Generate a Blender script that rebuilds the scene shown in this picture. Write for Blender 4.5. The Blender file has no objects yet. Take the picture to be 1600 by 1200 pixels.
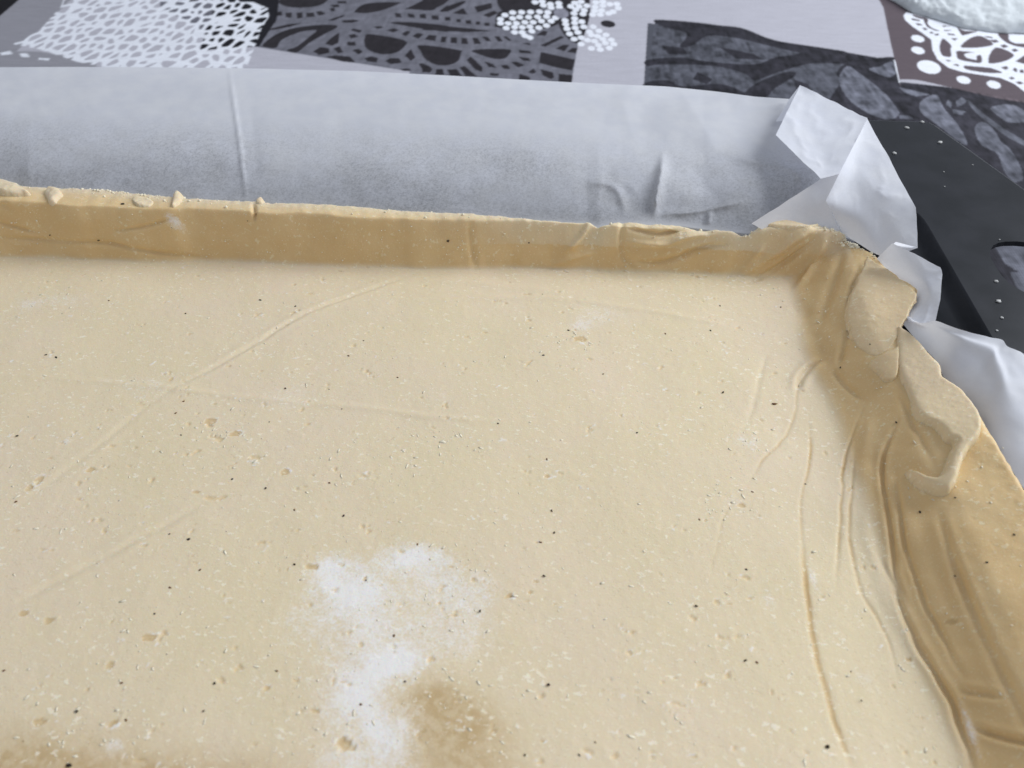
import bpy, bmesh, math, random
import numpy as np
from mathutils import Vector

rng = np.random.default_rng(7)
random.seed(7)
scene = bpy.context.scene
COL = scene.collection

# ------------------------------------------------------------------ camera
CAM_H, PITCH, YAW, FPX = 0.200, 45.0, 3.4, 1202.0
cd = bpy.data.cameras.new('camera')
cam = bpy.data.objects.new('camera', cd)
COL.objects.link(cam)
cam.location = (0, 0, CAM_H)
cam.rotation_euler = (math.radians(90 - PITCH), 0, math.radians(YAW))
cd.sensor_width = 36.0
cd.lens = FPX / 1600 * 36.0
cd.clip_start = 0.005
cd.clip_end = 50
cd.dof.use_dof = True
cd.dof.focus_distance = 0.29
cd.dof.aperture_fstop = 15
scene.camera = cam

# ------------------------------------------------------------------ light
world = bpy.data.worlds.new('World')
scene.world = world
world.use_nodes = True
bg = world.node_tree.nodes['Background']
bg.inputs[0].default_value = (0.86, 0.91, 1.0, 1)
bg.inputs[1].default_value = 0.45

def area(name, loc, target, size, sy, power, color):
    ld = bpy.data.lights.new(name, 'AREA')
    ld.shape = 'RECTANGLE'; ld.size = size; ld.size_y = sy
    ld.energy = power; ld.color = color
    o = bpy.data.objects.new(name, ld); COL.objects.link(o)
    o.location = loc
    d = Vector(target) - Vector(loc)
    o.rotation_euler = d.to_track_quat('-Z', 'Y').to_euler()
    return o
# window light from the back right
area('window_light', (1.50, 0.76, 1.20), (0.0, 0.25, 0.0), 1.05, 1.05, 39, (0.93, 0.965, 1.0))

vs = scene.view_settings
vs.view_transform = 'Standard'; vs.look = 'None'
vs.exposure = 0.0; vs.gamma = 1.0
vs.use_curve_mapping = False

# ------------------------------------------------------------------ measuring helpers
_p, _y = math.radians(PITCH), math.radians(YAW)
FW = np.array([-math.sin(_y) * math.cos(_p), math.cos(_y) * math.cos(_p), -math.sin(_p)])
RT = np.array([math.cos(_y), math.sin(_y), 0.0])
UP = np.cross(RT, FW)

def ray(px, py):
    px = np.asarray(px, float); py = np.asarray(py, float)
    return (px[..., None] - 800) / FPX * RT + (600 - py)[..., None] / FPX * UP + FW

def un(px, py, z=0.0):
    """photo point -> place on the level z"""
    d = ray(px, py)
    t = (np.asarray(z) - CAM_H) / d[..., 2]
    p = d * t[..., None]
    p[..., 2] = z
    return p

def unl(pts, z=0.0):
    a = np.array(pts, float)
    return un(a[:, 0], a[:, 1], z)

# ------------------------------------------------------------------ noise
def _hash(ix, iy, seed):
    n = (ix.astype(np.int64) * 374761393 + iy.astype(np.int64) * 668265263 + seed * 1274126177) & 0xFFFFFFFF
    n = ((n ^ (n >> 13)) * 1274126177) & 0xFFFFFFFF
    return ((n ^ (n >> 16)) & 0xFFFFFF) / float(0xFFFFFF)

def vnoise(x, y, seed=0):
    ix = np.floor(x); iy = np.floor(y)
    fx = x - ix; fy = y - iy
    fx = fx * fx * fx * (fx * (fx * 6 - 15) + 10); fy = fy * fy * fy * (fy * (fy * 6 - 15) + 10)
    ix = ix.astype(np.int64); iy = iy.astype(np.int64)
    a = _hash(ix, iy, seed); b = _hash(ix + 1, iy, seed)
    c = _hash(ix, iy + 1, seed); d = _hash(ix + 1, iy + 1, seed)
    return (a + (b - a) * fx + (c - a) * fy + (a - b - c + d) * fx * fy) * 2 - 1

def fbm(x, y, size, octv=3, seed=0):
    s = 0; amp = 1.0; tot = 0; f = 1.0 / size
    ca, sa = math.cos(0.6), math.sin(0.6)
    for o in range(octv):
        s = s + amp * vnoise(x * f + 37.1 * o, y * f - 11.7 * o, seed + o * 17)
        tot += amp; amp *= 0.5; f *= 2.03
        x, y = ca * x - sa * y, sa * x + ca * y
    return s / tot

def sstep(a, b, v):
    t = np.clip((v - a) / (b - a), 0, 1)
    return t * t * (3 - 2 * t)

def pip(x, y, poly):
    r = np.zeros(x.shape, bool)
    n = len(poly)
    for i in range(n):
        x0, y0 = poly[i][0], poly[i][1]; x1, y1 = poly[(i + 1) % n][0], poly[(i + 1) % n][1]
        if y0 == y1: continue
        c = ((y0 > y) != (y1 > y)) & (x < (x1 - x0) * (y - y0) / (y1 - y0) + x0)
        r ^= c
    return r

def pldist(x, y, pts, closed=False):
    """distance to a polyline and the place (0..1) along it"""
    best = np.full(x.shape, 1e9); along = np.zeros(x.shape)
    P = [np.array(p[:2]) for p in pts]
    if closed: P.append(P[0])
    L = [np.linalg.norm(P[i + 1] - P[i]) for i in range(len(P) - 1)]
    tot = sum(L); acc = 0
    for i in range(len(P) - 1):
        a, b = P[i], P[i + 1]; d = b - a; l2 = max(d @ d, 1e-14)
        t = np.clip(((x - a[0]) * d[0] + (y - a[1]) * d[1]) / l2, 0, 1)
        q = np.hypot(x - a[0] - t * d[0], y - a[1] - t * d[1])
        m = q < best
        best = np.where(m, q, best); along = np.where(m, (acc + t * L[i]) / tot, along)
        acc += L[i]
    return best, along

def pldist3(x, y, z, pts):
    best = np.full(x.shape, 1e9); along = np.zeros(x.shape)
    P = np.asarray(pts)
    L = np.linalg.norm(P[1:] - P[:-1], axis=1); tot = max(L.sum(), 1e-9); acc = 0
    for i in range(len(P) - 1):
        a = P[i]; d = P[i + 1] - a; l2 = max(d @ d, 1e-14)
        t = np.clip(((x - a[0]) * d[0] + (y - a[1]) * d[1] + (z - a[2]) * d[2]) / l2, 0, 1)
        q = np.sqrt((x - a[0] - t * d[0]) ** 2 + (y - a[1] - t * d[1]) ** 2 + (z - a[2] - t * d[2]) ** 2)
        m = q < best
        best = np.where(m, q, best); along = np.where(m, (acc + t * L[i]) / tot, along)
        acc += L[i]
    return best, along

def smooth_pl(pts, n=6):
    """Catmull-Rom through points"""
    P = [np.array(p, float) for p in pts]
    P = [2 * P[0] - P[1]] + P + [2 * P[-1] - P[-2]]
    out = []
    for i in range(1, len(P) - 2):
        for k in range(n):
            t = k / n
            a, b, c, d = P[i - 1], P[i], P[i + 1], P[i + 2]
            out.append(0.5 * (2 * b + (c - a) * t + (2 * a - 5 * b + 4 * c - d) * t * t + (3 * b - a - 3 * c + d) * t ** 3))
    out.append(P[-2])
    return np.array(out)

# ------------------------------------------------------------------ object helpers
def empty(name, loc, label, cat, group=None):
    o = bpy.data.objects.new(name, None); COL.objects.link(o)
    o.location = loc; o.empty_display_size = 0.02
    o['label'] = label; o['category'] = cat
    if group: o['group'] = group
    return o

def link(name, me, mat, parent=None):
    o = bpy.data.objects.new(name, me); COL.objects.link(o)
    if mat: me.materials.append(mat)
    if parent:
        o.parent = parent
        o.location = -Vector(parent.location)
    return o

def mesh_from(name, verts, faces, smooth=True):
    """verts (n,3), faces: (m,3|4) array or list of lists"""
    me = bpy.data.meshes.new(name)
    verts = np.asarray(verts, np.float32)
    if isinstance(faces, np.ndarray):
        k = faces.shape[1]; m = faces.shape[0]
        me.vertices.add(len(verts)); me.vertices.foreach_set('co', verts.ravel())
        me.loops.add(m * k); me.loops.foreach_set('vertex_index', faces.astype(np.int32).ravel())
        me.polygons.add(m)
        me.polygons.foreach_set('loop_start', np.arange(0, m * k, k, dtype=np.int32))
        me.polygons.foreach_set('loop_total', np.full(m, k, np.int32))
        me.update(calc_edges=True)
    else:
        me.from_pydata(verts.tolist(), [], [list(f) for f in faces]); me.update()
    if smooth:
        me.polygons.foreach_set('use_smooth', np.ones(len(me.polygons), bool))
    me.validate()
    return me

def point_color(me, name, rgb):
    a = me.color_attributes.new(name, 'FLOAT_COLOR', 'POINT')
    c = np.ones((len(rgb), 4), np.float32); c[:, :rgb.shape[1]] = rgb
    a.data.foreach_set('color', c.ravel())

def grid_faces(nx, ny):
    i, j = np.meshgrid(np.arange(nx - 1), np.arange(ny - 1))
    a = (j * nx + i).ravel()
    return np.stack([a, a + 1, a + 1 + nx, a + nx], 1)

# ------------------------------------------------------------------ materials
class NT:
    def __init__(s, name):
        s.m = bpy.data.materials.new(name); s.m.use_nodes = True
        s.t = s.m.node_tree; s.t.nodes.clear()
        s.out = s.t.nodes.new('ShaderNodeOutputMaterial')
    def n(s, typ, **kw):
        nd = s.t.nodes.new('ShaderNode' + typ)
        for k, v in kw.items():
            if k.startswith('_'): setattr(nd, k[1:], v)
        for k, v in kw.items():
            if k.startswith('_'): continue
            key = int(k[1:]) if k[0] == 'i' and k[1:].isdigit() else k.replace('__', ' ')
            s.set(nd, key, v)
        return nd
    def set(s, nd, key, v):
        sock = nd.inputs[key]
        if isinstance(v, bpy.types.NodeSocket): s.t.links.new(v, sock)
        elif hasattr(v, 'outputs'): s.t.links.new(v.outputs[0], sock)
        else: sock.default_value = v
    def mix(s, fac, a, b, blend='MIX'):
        nd = s.t.nodes.new('ShaderNodeMix'); nd.data_type = 'RGBA'; nd.blend_type = blend
        for key, v in ((0, fac), (6, a), (7, b)):
            if isinstance(v, tuple) and len(v) == 3: v = (*v, 1)
            s.set(nd, key, v)
        return nd.outputs[2]
    def math(s, op, a, b=0.0, clamp=False):
        nd = s.t.nodes.new('ShaderNodeMath'); nd.operation = op; nd.use_clamp = clamp
        s.set(nd, 0, a); s.set(nd, 1, b)
        return nd.outputs[0]
    def ramp(s, v, p0, p1):
        nd = s.t.nodes.new('ShaderNodeMapRange'); nd.interpolation_type = 'SMOOTHSTEP'
        s.set(nd, 0, v); nd.inputs[1].default_value = p0; nd.inputs[2].default_value = p1
        return nd.outputs[0]
    def noise(s, co, scale, detail=3, rough=0.55):
        return s.n('TexNoise', Vector=co, Scale=scale, Detail=detail, Roughness=rough).outputs[0]
    def done(s, sh):
        s.t.links.new(sh.outputs[0] if hasattr(sh, 'outputs') else sh, s.out.inputs[0]); return s.m

def mat_dough():
    k = NT('dough')
    co = k.n('TexCoord').outputs['Object']
    at = k.n('Attribute', _attribute_name='mask')
    sep = k.n('SeparateColor', Color=at.outputs[0])
    flour, bare, brown_tone = sep.outputs[0], sep.outputs[1], sep.outputs[2]
    n0 = k.noise(co, 14, 3); n1 = k.noise(co, 70, 4); n2 = k.noise(co, 420, 3); n3 = k.noise(co, 1500, 2, 0.6)
    fk = k.n('Mapping', Vector=co); fk.inputs['Scale'].default_value = (1.0, 1.5, 1.0); fk.inputs['Rotation'].default_value = (0, 0, .5)
    n4 = k.noise(fk, 470, 3, .62); n5 = k.noise(fk, 900, 2, .6)
    fleck = k.math('MULTIPLY', k.ramp(n4, .60, .645), k.ramp(n1, .36, .56))
    dent = k.math('MULTIPLY', k.ramp(n5, .62, .70), k.ramp(n1, .62, .42))
    # dusted floor dough, plain dough
    dust = k.mix(k.ramp(n0, .35, .65), (0.770, 0.685, 0.495), (0.790, 0.690, 0.545))
    dust = k.mix(k.math('MULTIPLY', k.ramp(n1, .35, .68), .5), dust, (0.740, 0.645, 0.450))
    dust = k.mix(k.math('MULTIPLY', k.ramp(n3, .54, .68), .45), dust, (0.85, 0.78, 0.62))
    dust = k.mix(k.math('MULTIPLY', fleck, .70), dust, (0.93, 0.87, 0.74))
    dust = k.mix(k.math('MULTIPLY', dent, .35), dust, (0.62, 0.50, 0.30))
    plain = k.mix(k.ramp(n1, .35, .68), (0.710, 0.500, 0.245), (0.750, 0.550, 0.290))
    plain = k.mix(k.math('MULTIPLY', k.ramp(n3, .60, .70), .5), plain, (0.82, 0.70, 0.45))
    plain = k.mix(k.math('MULTIPLY', fleck, .60), plain, (0.86, 0.76, 0.52))
    c = k.mix(bare, dust, plain)
    mo = k.math('MULTIPLY', brown_tone, k.math('ADD', k.math('MULTIPLY', k.ramp(n2, .68, .40), .45), .55))
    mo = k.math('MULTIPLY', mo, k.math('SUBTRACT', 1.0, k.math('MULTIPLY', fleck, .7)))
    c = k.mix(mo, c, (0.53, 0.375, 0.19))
    # flour dust with a grainy edge
    fn = k.math('ADD', flour, k.math('ADD', k.math('MULTIPLY', k.math('SUBTRACT', n2, .5), .9), k.math('MULTIPLY', k.math('SUBTRACT', n3, .5), 1.2)))
    ff = k.math('MULTIPLY', k.ramp(fn, -.05, 1.05), k.ramp(flour, 0.0, .3))
    c = k.mix(k.math('MULTIPLY', ff, .82), c, (0.89, 0.875, 0.87))
    hb = k.math('ADD', k.math('ADD', k.math('MULTIPLY', n3, .45), k.math('MULTIPLY', n2, .6)), k.math('SUBTRACT', k.math('MULTIPLY', fleck, .7), k.math('MULTIPLY', dent, .9)))
    bump = k.n('Bump', Strength=.26, Distance=.0005, Height=hb)
    b = k.n('BsdfPrincipled', Base__Color=c, Roughness=k.math('SUBTRACT', .66, k.math('MULTIPLY', bare, .16)), Normal=bump)
    b.inputs['Specular IOR Level'].default_value = 0.25
    b.inputs['Subsurface Weight'].default_value = 0.20
    b.inputs['Subsurface Radius'].default_value = (1.0, 0.55, 0.22)
    b.inputs['Subsurface Scale'].default_value = 0.002
    return k.done(b)

def mat_simple(name, col, rough=.6, spec=.3, vary=.12, scale=300, bump=.2):
    k = NT(name)
    co = k.n('TexCoord').outputs['Object']
    n = k.noise(co, scale, 3)
    c = k.mix(k.math('MULTIPLY', k.ramp(n, .35, .7), vary * 4, True), col, tuple(v * (1 - vary * 2) for v in col))
    bp = k.n('Bump', Strength=bump, Distance=.0005, Height=n)
    b = k.n('BsdfPrincipled', Base__Color=c, Roughness=rough, Normal=bp)
    b.inputs['Specular IOR Level'].default_value = spec
    return k.done(b)

def mat_paper(name, thin, base, dots, tone=1.0):
    k = NT(name)
    co = k.n('TexCoord').outputs['Object']
    fine = k.noise(co, 1300, 2, .7); mid = k.noise(co, 95, 3); fib = k.noise(co, 600, 3, .7)
    col = k.mix(k.ramp(mid, .3, .7), (0.84 * tone, 0.855 * tone, 0.925 * tone), (0.90 * tone, 0.91 * tone, 0.96 * tone))
    bp = k.n('Bump', Strength=.12, Distance=.0003, Height=fib)
    d = k.n('BsdfPrincipled', Base__Color=col, Roughness=.62, Normal=bp)
    d.inputs['Specular IOR Level'].default_value = .15
    t = k.n('BsdfTranslucent', Color=(0.88, 0.90, 0.965, 1), Normal=bp)
    m1 = k.n('MixShader', i0=thin, i1=d.outputs[0], i2=t.outputs[0])
    # thin spots between the fibres let what lies below show through
    tr = k.n('BsdfTransparent', Color=(0.93, 0.94, 0.96, 1))
    patch = k.ramp(mid, .30, .62)
    f = k.math('MULTIPLY', k.math('ADD', k.math('ADD', k.math('MULTIPLY', k.ramp(fine, .40, .70), .38), k.math('MULTIPLY', k.ramp(fib, .38, .70), .34)), k.math('MULTIPLY', patch, .28)), dots)
    thn = k.n('Attribute', _attribute_name='thin')
    con = k.n('Attribute', _attribute_name='contact')
    f = k.math('ADD', k.math('ADD', k.math('MULTIPLY', f, thn.outputs['Fac']), con.outputs['Fac']), base)
    m2 = k.n('MixShader', i0=f, i1=m1.outputs[0], i2=tr.outputs[0])
    return k.done(m2)

def mat_tray():
    k = NT('black_enamel')
    co = k.n('TexCoord').outputs['Object']
    n = k.noise(co, 60, 4); g = k.noise(co, 2500, 2)
    c = k.mix(k.ramp(n, .35, .7), (0.010, 0.012, 0.016), (0.016, 0.018, 0.024))
    r = k.math('ADD', k.math('MULTIPLY', n, .16), .30)
    bp = k.n('Bump', Strength=.06, Distance=.0003, Height=g)
    b = k.n('BsdfPrincipled', Base__Color=c, Roughness=r, Normal=bp)
    b.inputs['Specular IOR Level'].default_value = .22
    return k.done(b)

def mat_cloth():
    k = NT('printed_tablecloth')
    co = k.n('TexCoord').outputs['Object']
    at = k.n('Attribute', _attribute_name='print')
    w1 = k.n('TexWave', _wave_type='BANDS', _bands_direction='X', Vector=co, Scale=260, Distortion=1.5, Detail=2).outputs[0]
    w2 = k.n('TexWave', _wave_type='BANDS', _bands_direction='Y', Vector=co, Scale=260, Distortion=1.5, Detail=2).outputs[0]
    wv = k.math('MULTIPLY', k.math('ADD', w1, w2), .5)
    st = k.n('Mapping', Vector=co); st.inputs['Scale'].default_value = (1, 9, 1)
    n = k.noise(st, 60, 4)
    n9 = k.noise(co, 900, 2, .6)
    sh = k.math('ADD', .58, k.math('ADD', k.math('MULTIPLY', wv, .22), k.math('ADD', k.math('MULTIPLY', n, .34), k.math('MULTIPLY', n9, .28))))
    cc = k.n('CombineColor', Red=sh, Green=sh, Blue=sh)
    c = k.mix(1.0, at.outputs[0], cc.outputs[0], 'MULTIPLY')
    bp = k.n('Bump', Strength=.08, Distance=.0003, Height=wv)
    b = k.n('BsdfPrincipled', Base__Color=c, Roughness=.65, Normal=bp)
    b.inputs['Specular IOR Level'].default_value = .10
    return k.done(b)

M_DOUGH = mat_dough()
M_PAPER = mat_paper('baking_paper', .20, .006, .66, .84)
M_FOLD = mat_paper('folded_baking_paper', .26, .004, .10, 1.035)
M_TRAY = mat_tray()
M_CLOTH = mat_cloth()
M_SPECK = mat_simple('dark_speck', (0.030, 0.020, 0.014), .6)
M_FLAKE = mat_simple('pale_flake', (0.86, 0.79, 0.62), .7)
M_FLOURBIT = mat_simple('flour_bit', (0.55, 0.55, 0.54), .8)
M_TOWEL = mat_simple('white_terry', (0.65, 0.69, 0.72), .9, .1, .06, 500, .6)
M_WOOD = mat_simple('table_wood', (0.20, 0.13, 0.08), .5)

TABLE_Z = -0.012

# ================================================================== TABLE + TABLECLOTH
me = bpy.data.meshes.new('table')
bm = bmesh.new(); bmesh.ops.create_cube(bm, size=1)
for v in bm.verts: v.co = (v.co.x * 1.7 + 0.05, v.co.y * 1.7 + 0.35, v.co.z * 0.03 + TABLE_Z - 0.019)
bm.to_mesh(me); bm.free()
o = link('table', me, M_WOOD); o['kind'] = 'structure'

def lin(r, g, b):
    f = lambda v: ((v / 255 + 0.055) / 1.055) ** 2.4 if v > 10 else v / 255 / 12.92
    return np.array([f(r), f(g), f(b)])

def build_cloth():
    ys = np.concatenate([np.arange(-0.45, 0.22, 0.02), np.arange(0.22, 0.30, 0.0015), np.arange(0.30, 0.45, .0012), np.arange(0.45, 0.70, 0.0011), np.arange(0.70, 1.16, 0.02)])
    xs = np.concatenate([np.arange(-0.78, -0.46, 0.02), np.arange(-0.46, 0.40, 0.00068), np.arange(0.40, 0.88, 0.02)])
    X, Y = np.meshgrid(xs, ys); nx, ny = len(xs), len(ys)
    x = X.ravel(); y = Y.ravel()
    z = TABLE_Z + 0.0007 * fbm(x, y, 0.09, 2, 5) * sstep(0.30, 0.42, y)
    # colours of the print
    LIGHT = lin(184, 183, 193); DARK = lin(44, 41, 46); GREY = lin(112, 112, 122); WHITE = lin(232, 235, 244)
    LEAFBG = lin(52, 51, 59); LEAF = lin(112, 114, 126); BROWN = lin(96, 86, 92); BLACK = lin(18, 17, 22)
    fine = (x > -0.47) & (x < 0.41) & (y > 0.215) & (y < 0.705)
    idx = np.where(fine)[0]
    subs = [(-.2, -.22), (.2, -.05), (-.05, .22)]
    acc = np.zeros((len(idx), 3))
    def W(pts, ox=0, oy=0, s=1.0, sm=False):
        a = np.array(pts, float)
        if sm or (s > 1 and 6 <= len(a) <= 20):
            a = np.vstack([a[-1:], a, a[:2]]); o_ = []
            for i in range(1, len(a) - 2):
                for t in (0, .25, .5, .75):
                    p0, p1, p2, p3 = a[i - 1], a[i], a[i + 1], a[i + 2]
                    o_.append(.5 * (2 * p1 + (p2 - p0) * t + (2 * p0 - 5 * p1 + 4 * p2 - p3) * t * t + (3 * p1 - p0 - 3 * p2 + p3) * t ** 3))
            a = np.array(o_)
        return un(a[:, 0] / s + ox, a[:, 1] / s + oy, TABLE_Z)[:, :2]
    def ell(cx, cy, rx, ry, rot=0, ox=0, oy=0, s=1.0, n=14):
        t = np.linspace(0, 2 * math.pi, n, endpoint=False); r = math.radians(rot)
        a = rx * np.cos(t); b = ry * np.sin(t)
        return W(np.stack([cx + a * math.cos(r) - b * math.sin(r), cy + a * math.sin(r) + b * math.cos(r)], 1), ox, oy, s)
    ops = []      # (polygon, colour)
    # dark lace block, traced
    block = W([(250, -80), (930, -80), (915, 0), (893, 127), (880, 160), (640, 160), (640, 113), (520, 92), (395, 72), (310, 45), (250, 10)])
    ops.append((block, GREY))
    z3 = [[(280,15),(340,-30),(640,-30),(640,15),(560,45),(430,55),(330,45)],[(870,85),(920,40),(1020,18),(1220,15),(1200,35),(1080,80),(960,100),(880,95)],
      [(1260,70),(1400,5),(1560,-20),(1500,70),(1470,80)],[(1530,85),(1600,35),(1600,90)],
      [(265,90),(300,85),(305,120),(260,120)],[(330,95),(380,92),(375,135),(330,130)],[(415,95),(460,90),(465,135),(420,140)],[(490,95),(550,92),(560,125),(495,130)],
      [(565,85),(610,80),(640,105),(590,118)],[(670,60),(710,55),(720,80),(690,85)],[(680,35),(740,30),(755,50),(700,52)],[(730,5),(800,3),(810,22),(740,22)],
      [(1185,100),(1230,105),(1240,135),(1190,135)],[(1285,105),(1330,108),(1345,140),(1290,135)],[(1375,108),(1425,115),(1430,145),(1380,140)],[(1470,120),(1520,120),(1525,155),(1475,150)],
      [(1150,175),(1300,172),(1600,203),(1600,250),(1400,225),(1200,190)],[(765,155),(860,150),(910,160),(850,175),(780,172)],[(660,152),(780,113),(795,120),(700,158)],
      [(150,350),(250,270),(400,215),(600,190),(740,200),(640,260),(520,330),(440,395),(400,410),(340,390),(420,360),(520,280),(570,235),(450,245),(300,310),(260,370),(190,370)],
      [(130,245),(350,185),(460,175),(370,205),(250,230)],[(640,340),(690,290),(750,250),(745,330),(690,355)],[(545,400),(600,365),(670,375),(675,410),(590,425)],
      [(700,375),(755,360),(780,405),(740,415)],[(640,440),(720,430),(830,440),(880,490),(780,480)],[(835,235),(860,220),(930,235),(910,255)],[(825,270),(870,262),(900,285),(840,300)],
      [(810,325),(875,325),(880,355),(815,355)],[(850,390),(900,378),(935,405),(900,425)],[(945,330),(950,295),(990,265),(1260,315),(1255,370),(1190,415),(1080,425),(970,385)],
      [(945,455),(1000,440),(1055,455),(1040,490),(970,480)],[(1110,480),(1150,455),(1220,460),(1240,495),(1150,505)],[(1260,440),(1310,385),(1345,455),(1310,480)],
      [(1370,505),(1400,500),(1480,545),(1460,575),(1400,550)],[(1010,205),(1070,205),(1100,215),(1050,225)],[(1120,235),(1180,220),(1220,235),(1170,255)],
      [(1235,265),(1280,240),(1310,250),(1270,285)],[(1320,285),(1360,258),(1410,268),(1370,305)],[(1220,545),(1290,540),(1320,560),(1250,560)],
      [(60,30),(130,5),(230,0),(240,20),(150,40)],[(140,45),(220,40),(250,55),(180,65)],[(0,0),(60,0),(40,40),(0,40)],[(215,155),(260,150),(250,175),(210,175)],[(90,310),(140,290),(130,340),(60,340)],[(60,265),(120,262),(100,290)]]
    for p in z3: ops.append((W(p, 380, 0, 5), DARK))
    z4 = [[(0,-30),(240,-30),(170,30),(60,80),(0,80)],[(140,85),(200,45),(320,5),(330,20),(240,70),(170,90)],[(235,100),(320,60),(355,110),(300,110)],[(405,50),(540,20),(545,60),(430,95)],
      [(470,115),(560,80),(590,100),(520,135)],[(600,-40),(860,-40),(1000,40),(850,75),(700,80),(610,70)],
      [(0,105),(25,108),(30,140),(0,140)],[(75,118),(125,120),(130,150),(80,148)],[(175,130),(215,130),(220,160),(175,160)],[(265,148),(300,148),(300,175),(265,172)],[(335,155),(380,158),(385,188),(340,185)],[(420,165),(450,168),(450,195),(415,195)],[(485,175),(525,178),(525,205),(485,203)],[(565,185),(600,185),(610,215),(565,210)],
      [(0,185),(200,205),(550,245),(350,255),(0,235)],[(15,310),(50,275),(110,280),(100,325)],[(150,290),(190,290),(180,335),(140,335)],[(220,295),(270,298),(270,345),(220,340)],[(305,300),(345,300),(360,350),(305,350)],[(390,300),(430,300),(460,345),(405,350)],[(465,290),(510,290),(540,325),(500,325)],[(560,285),(600,285),(630,325),(590,325)],[(630,285),(660,285),(700,320),(670,318)],
      [(-20,355),(280,395),(300,420),(280,480),(200,515),(100,510),(20,465),(-10,410)],[(385,400),(500,385),(680,385),(680,420),(640,455),(560,460),(450,430)],[(345,475),(375,445),(470,525),(465,565),(410,545)],[(480,480),(550,500),(580,530),(520,525)],[(610,510),(660,505),(690,535),(640,540)],[(690,485),(730,478),(800,505),(750,525)],[(750,440),(830,450),(850,475),(790,470)],[(750,385),(840,395),(855,415),(760,410)],[(770,335),(840,330),(845,350)],
      [(925,400),(1195,460),(1170,545),(1040,520),(910,485)],[(920,350),(1080,275),(1110,285),(960,360)],[(1040,375),(1100,345),(1150,345),(1110,395)],[(1130,400),(1170,370),(1215,370),(1200,410)],[(825,560),(870,530),(890,560),(860,575)],[(920,535),(1020,560),(1030,600),(1000,615),(940,585)],[(1065,570),(1175,580),(1165,660),(1060,660)],[(525,570),(600,575),(590,595),(530,590)],[(760,575),(840,600),(840,640),(750,640)],
      [(0,500),(70,530),(60,575),(0,570)],[(190,550),(270,545),(310,600),(220,600)],[(290,530),(330,520),(430,600),(340,600)],[(110,545),(160,545),(170,590),(100,590)],[(890,270),(940,235),(980,240),(960,275)],[(1130,55),(1310,55),(1235,325),(1120,280),(1060,170),(1100,140)],[(600,90),(800,70),(1060,90),(1080,170),(900,230),(600,215)],[(860,0),(1310,-40),(1305,60),(1000,60)]]
    for p in z4: ops.append((W(p, 660, 0, 5), DARK))
    ops.append((W([(312,78),(335,10),(360,-30),(440,-30),(432,30),(405,72)]), lin(26, 25, 32)))
    # butterfly of dots
    dots = [(610,148),(645,115),(705,95),(775,92),(845,90),(915,88),(980,92),(610,180),(670,180),(705,140),(760,130),(830,130),(900,128),(970,125),(1040,135),(655,218),(735,178),(800,170),(865,170),(930,160),(1005,160),(720,210),(780,210),(840,205),(910,212),(970,195),(720,250),(780,250),(855,240),(800,275),(840,290),
      (1185,100),(1255,105),(1190,140),(1245,165),(1115,155),(1120,185),(1190,175),(1130,220),(1195,213),(1150,260),(1215,248),(1260,205),(1185,300),(1240,290),(1335,205),(1305,245),(1380,238),(1320,270),(1370,280),(1435,270),(1475,310),(1410,303),(1345,318),(1290,310),(1240,340),(1375,350),(1430,335),(1495,345),(1320,375),(1390,385),(1460,375),
      (1200,70),(1265,75),(1225,45),(1285,40),(1190,18),(1240,8),(1160,45),(880,12),(935,5),(945,38),(1005,55),(1000,28),(1070,50),(1065,20),(1350,50),(1410,40),(1465,30),(1520,28),(1355,15),(1410,8),(1345,80),(1400,78),(1530,60),(1490,88),(1455,100),(1390,110),(1330,110)]
    for (a, b) in dots: ops.append((ell(a, b, 28, 18, 8, 660, 0, 5, 10), WHITE))
    ops.append((ell(1085, 100, 60, 38, 8, 660, 0, 5), GREY * 1.5))
    ops.append((ell(1450, 183, 58, 27, 8, 660, 0, 5), DARK))
    # leaf block
    leafblock = W([(1024,30),(1157,43),(1206,62),(1281,73),(1375,90),(1398,94),(1407,128),(1480,136),(1600,158),(1700,175),(1900,420),(1700,640),(1500,520),(1200,250),(1008,150)])
    ops.append((leafblock, LEAFBG))
    r3 = [[(40,130),(100,110),(170,120),(200,190),(140,250),(60,240)],[(270,160),(420,160),(560,190),(620,240),(500,230),(380,200)],[(40,290),(120,270),(250,290),(330,320),(360,270),(400,300),(480,330),(440,400),(200,400),(30,390)],
      [(500,400),(600,330),(650,400)],[(620,300),(700,280),(800,350),(810,400),(780,410),(700,380)],[(480,310),(560,270),(680,235),(700,260),(600,300),(520,330)],[(210,95),(330,110),(310,150),(230,140)],[(690,210),(760,225),(850,240),(780,250)]]
    ops.append((W([(1012,36),(1100,42),(1157,50),(1206,70),(1281,86),(1330,100),(1312,160),(1200,170),(1005,150)]), LEAF * .52))
    d3 = [[(60,82),(210,90),(330,105),(430,118),(560,165),(760,196),(860,215),(700,222),(560,195),(400,158),(280,150),(220,190),(165,195),(195,140),(100,112)],[(30,250),(170,240),(270,255),(470,270),(560,240),(640,228),(720,212),(880,262),(720,262),(580,300),(480,335),(430,305),(300,275),(100,268),(30,275)],
      [(430,400),(490,345),(610,300),(650,312),(560,370),(520,410)],[(790,420),(835,340),(820,300),(880,255),(1080,240),(1080,330),(960,330),(870,300),(830,330),(850,420)],[(20,345),(120,335),(180,360),(330,350),(420,380),(420,410),(20,410)],[(90,190),(180,200),(200,225),(120,228)],[(330,195),(470,225),(520,250),(400,245)],[(240,300),(300,330),(280,352),(220,330)],[(640,330),(700,350),(720,400),(660,410)]]
    for p in d3: ops.append((W(p, 1000, 0, 1600 / 600), LEAFBG * .75))
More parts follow.
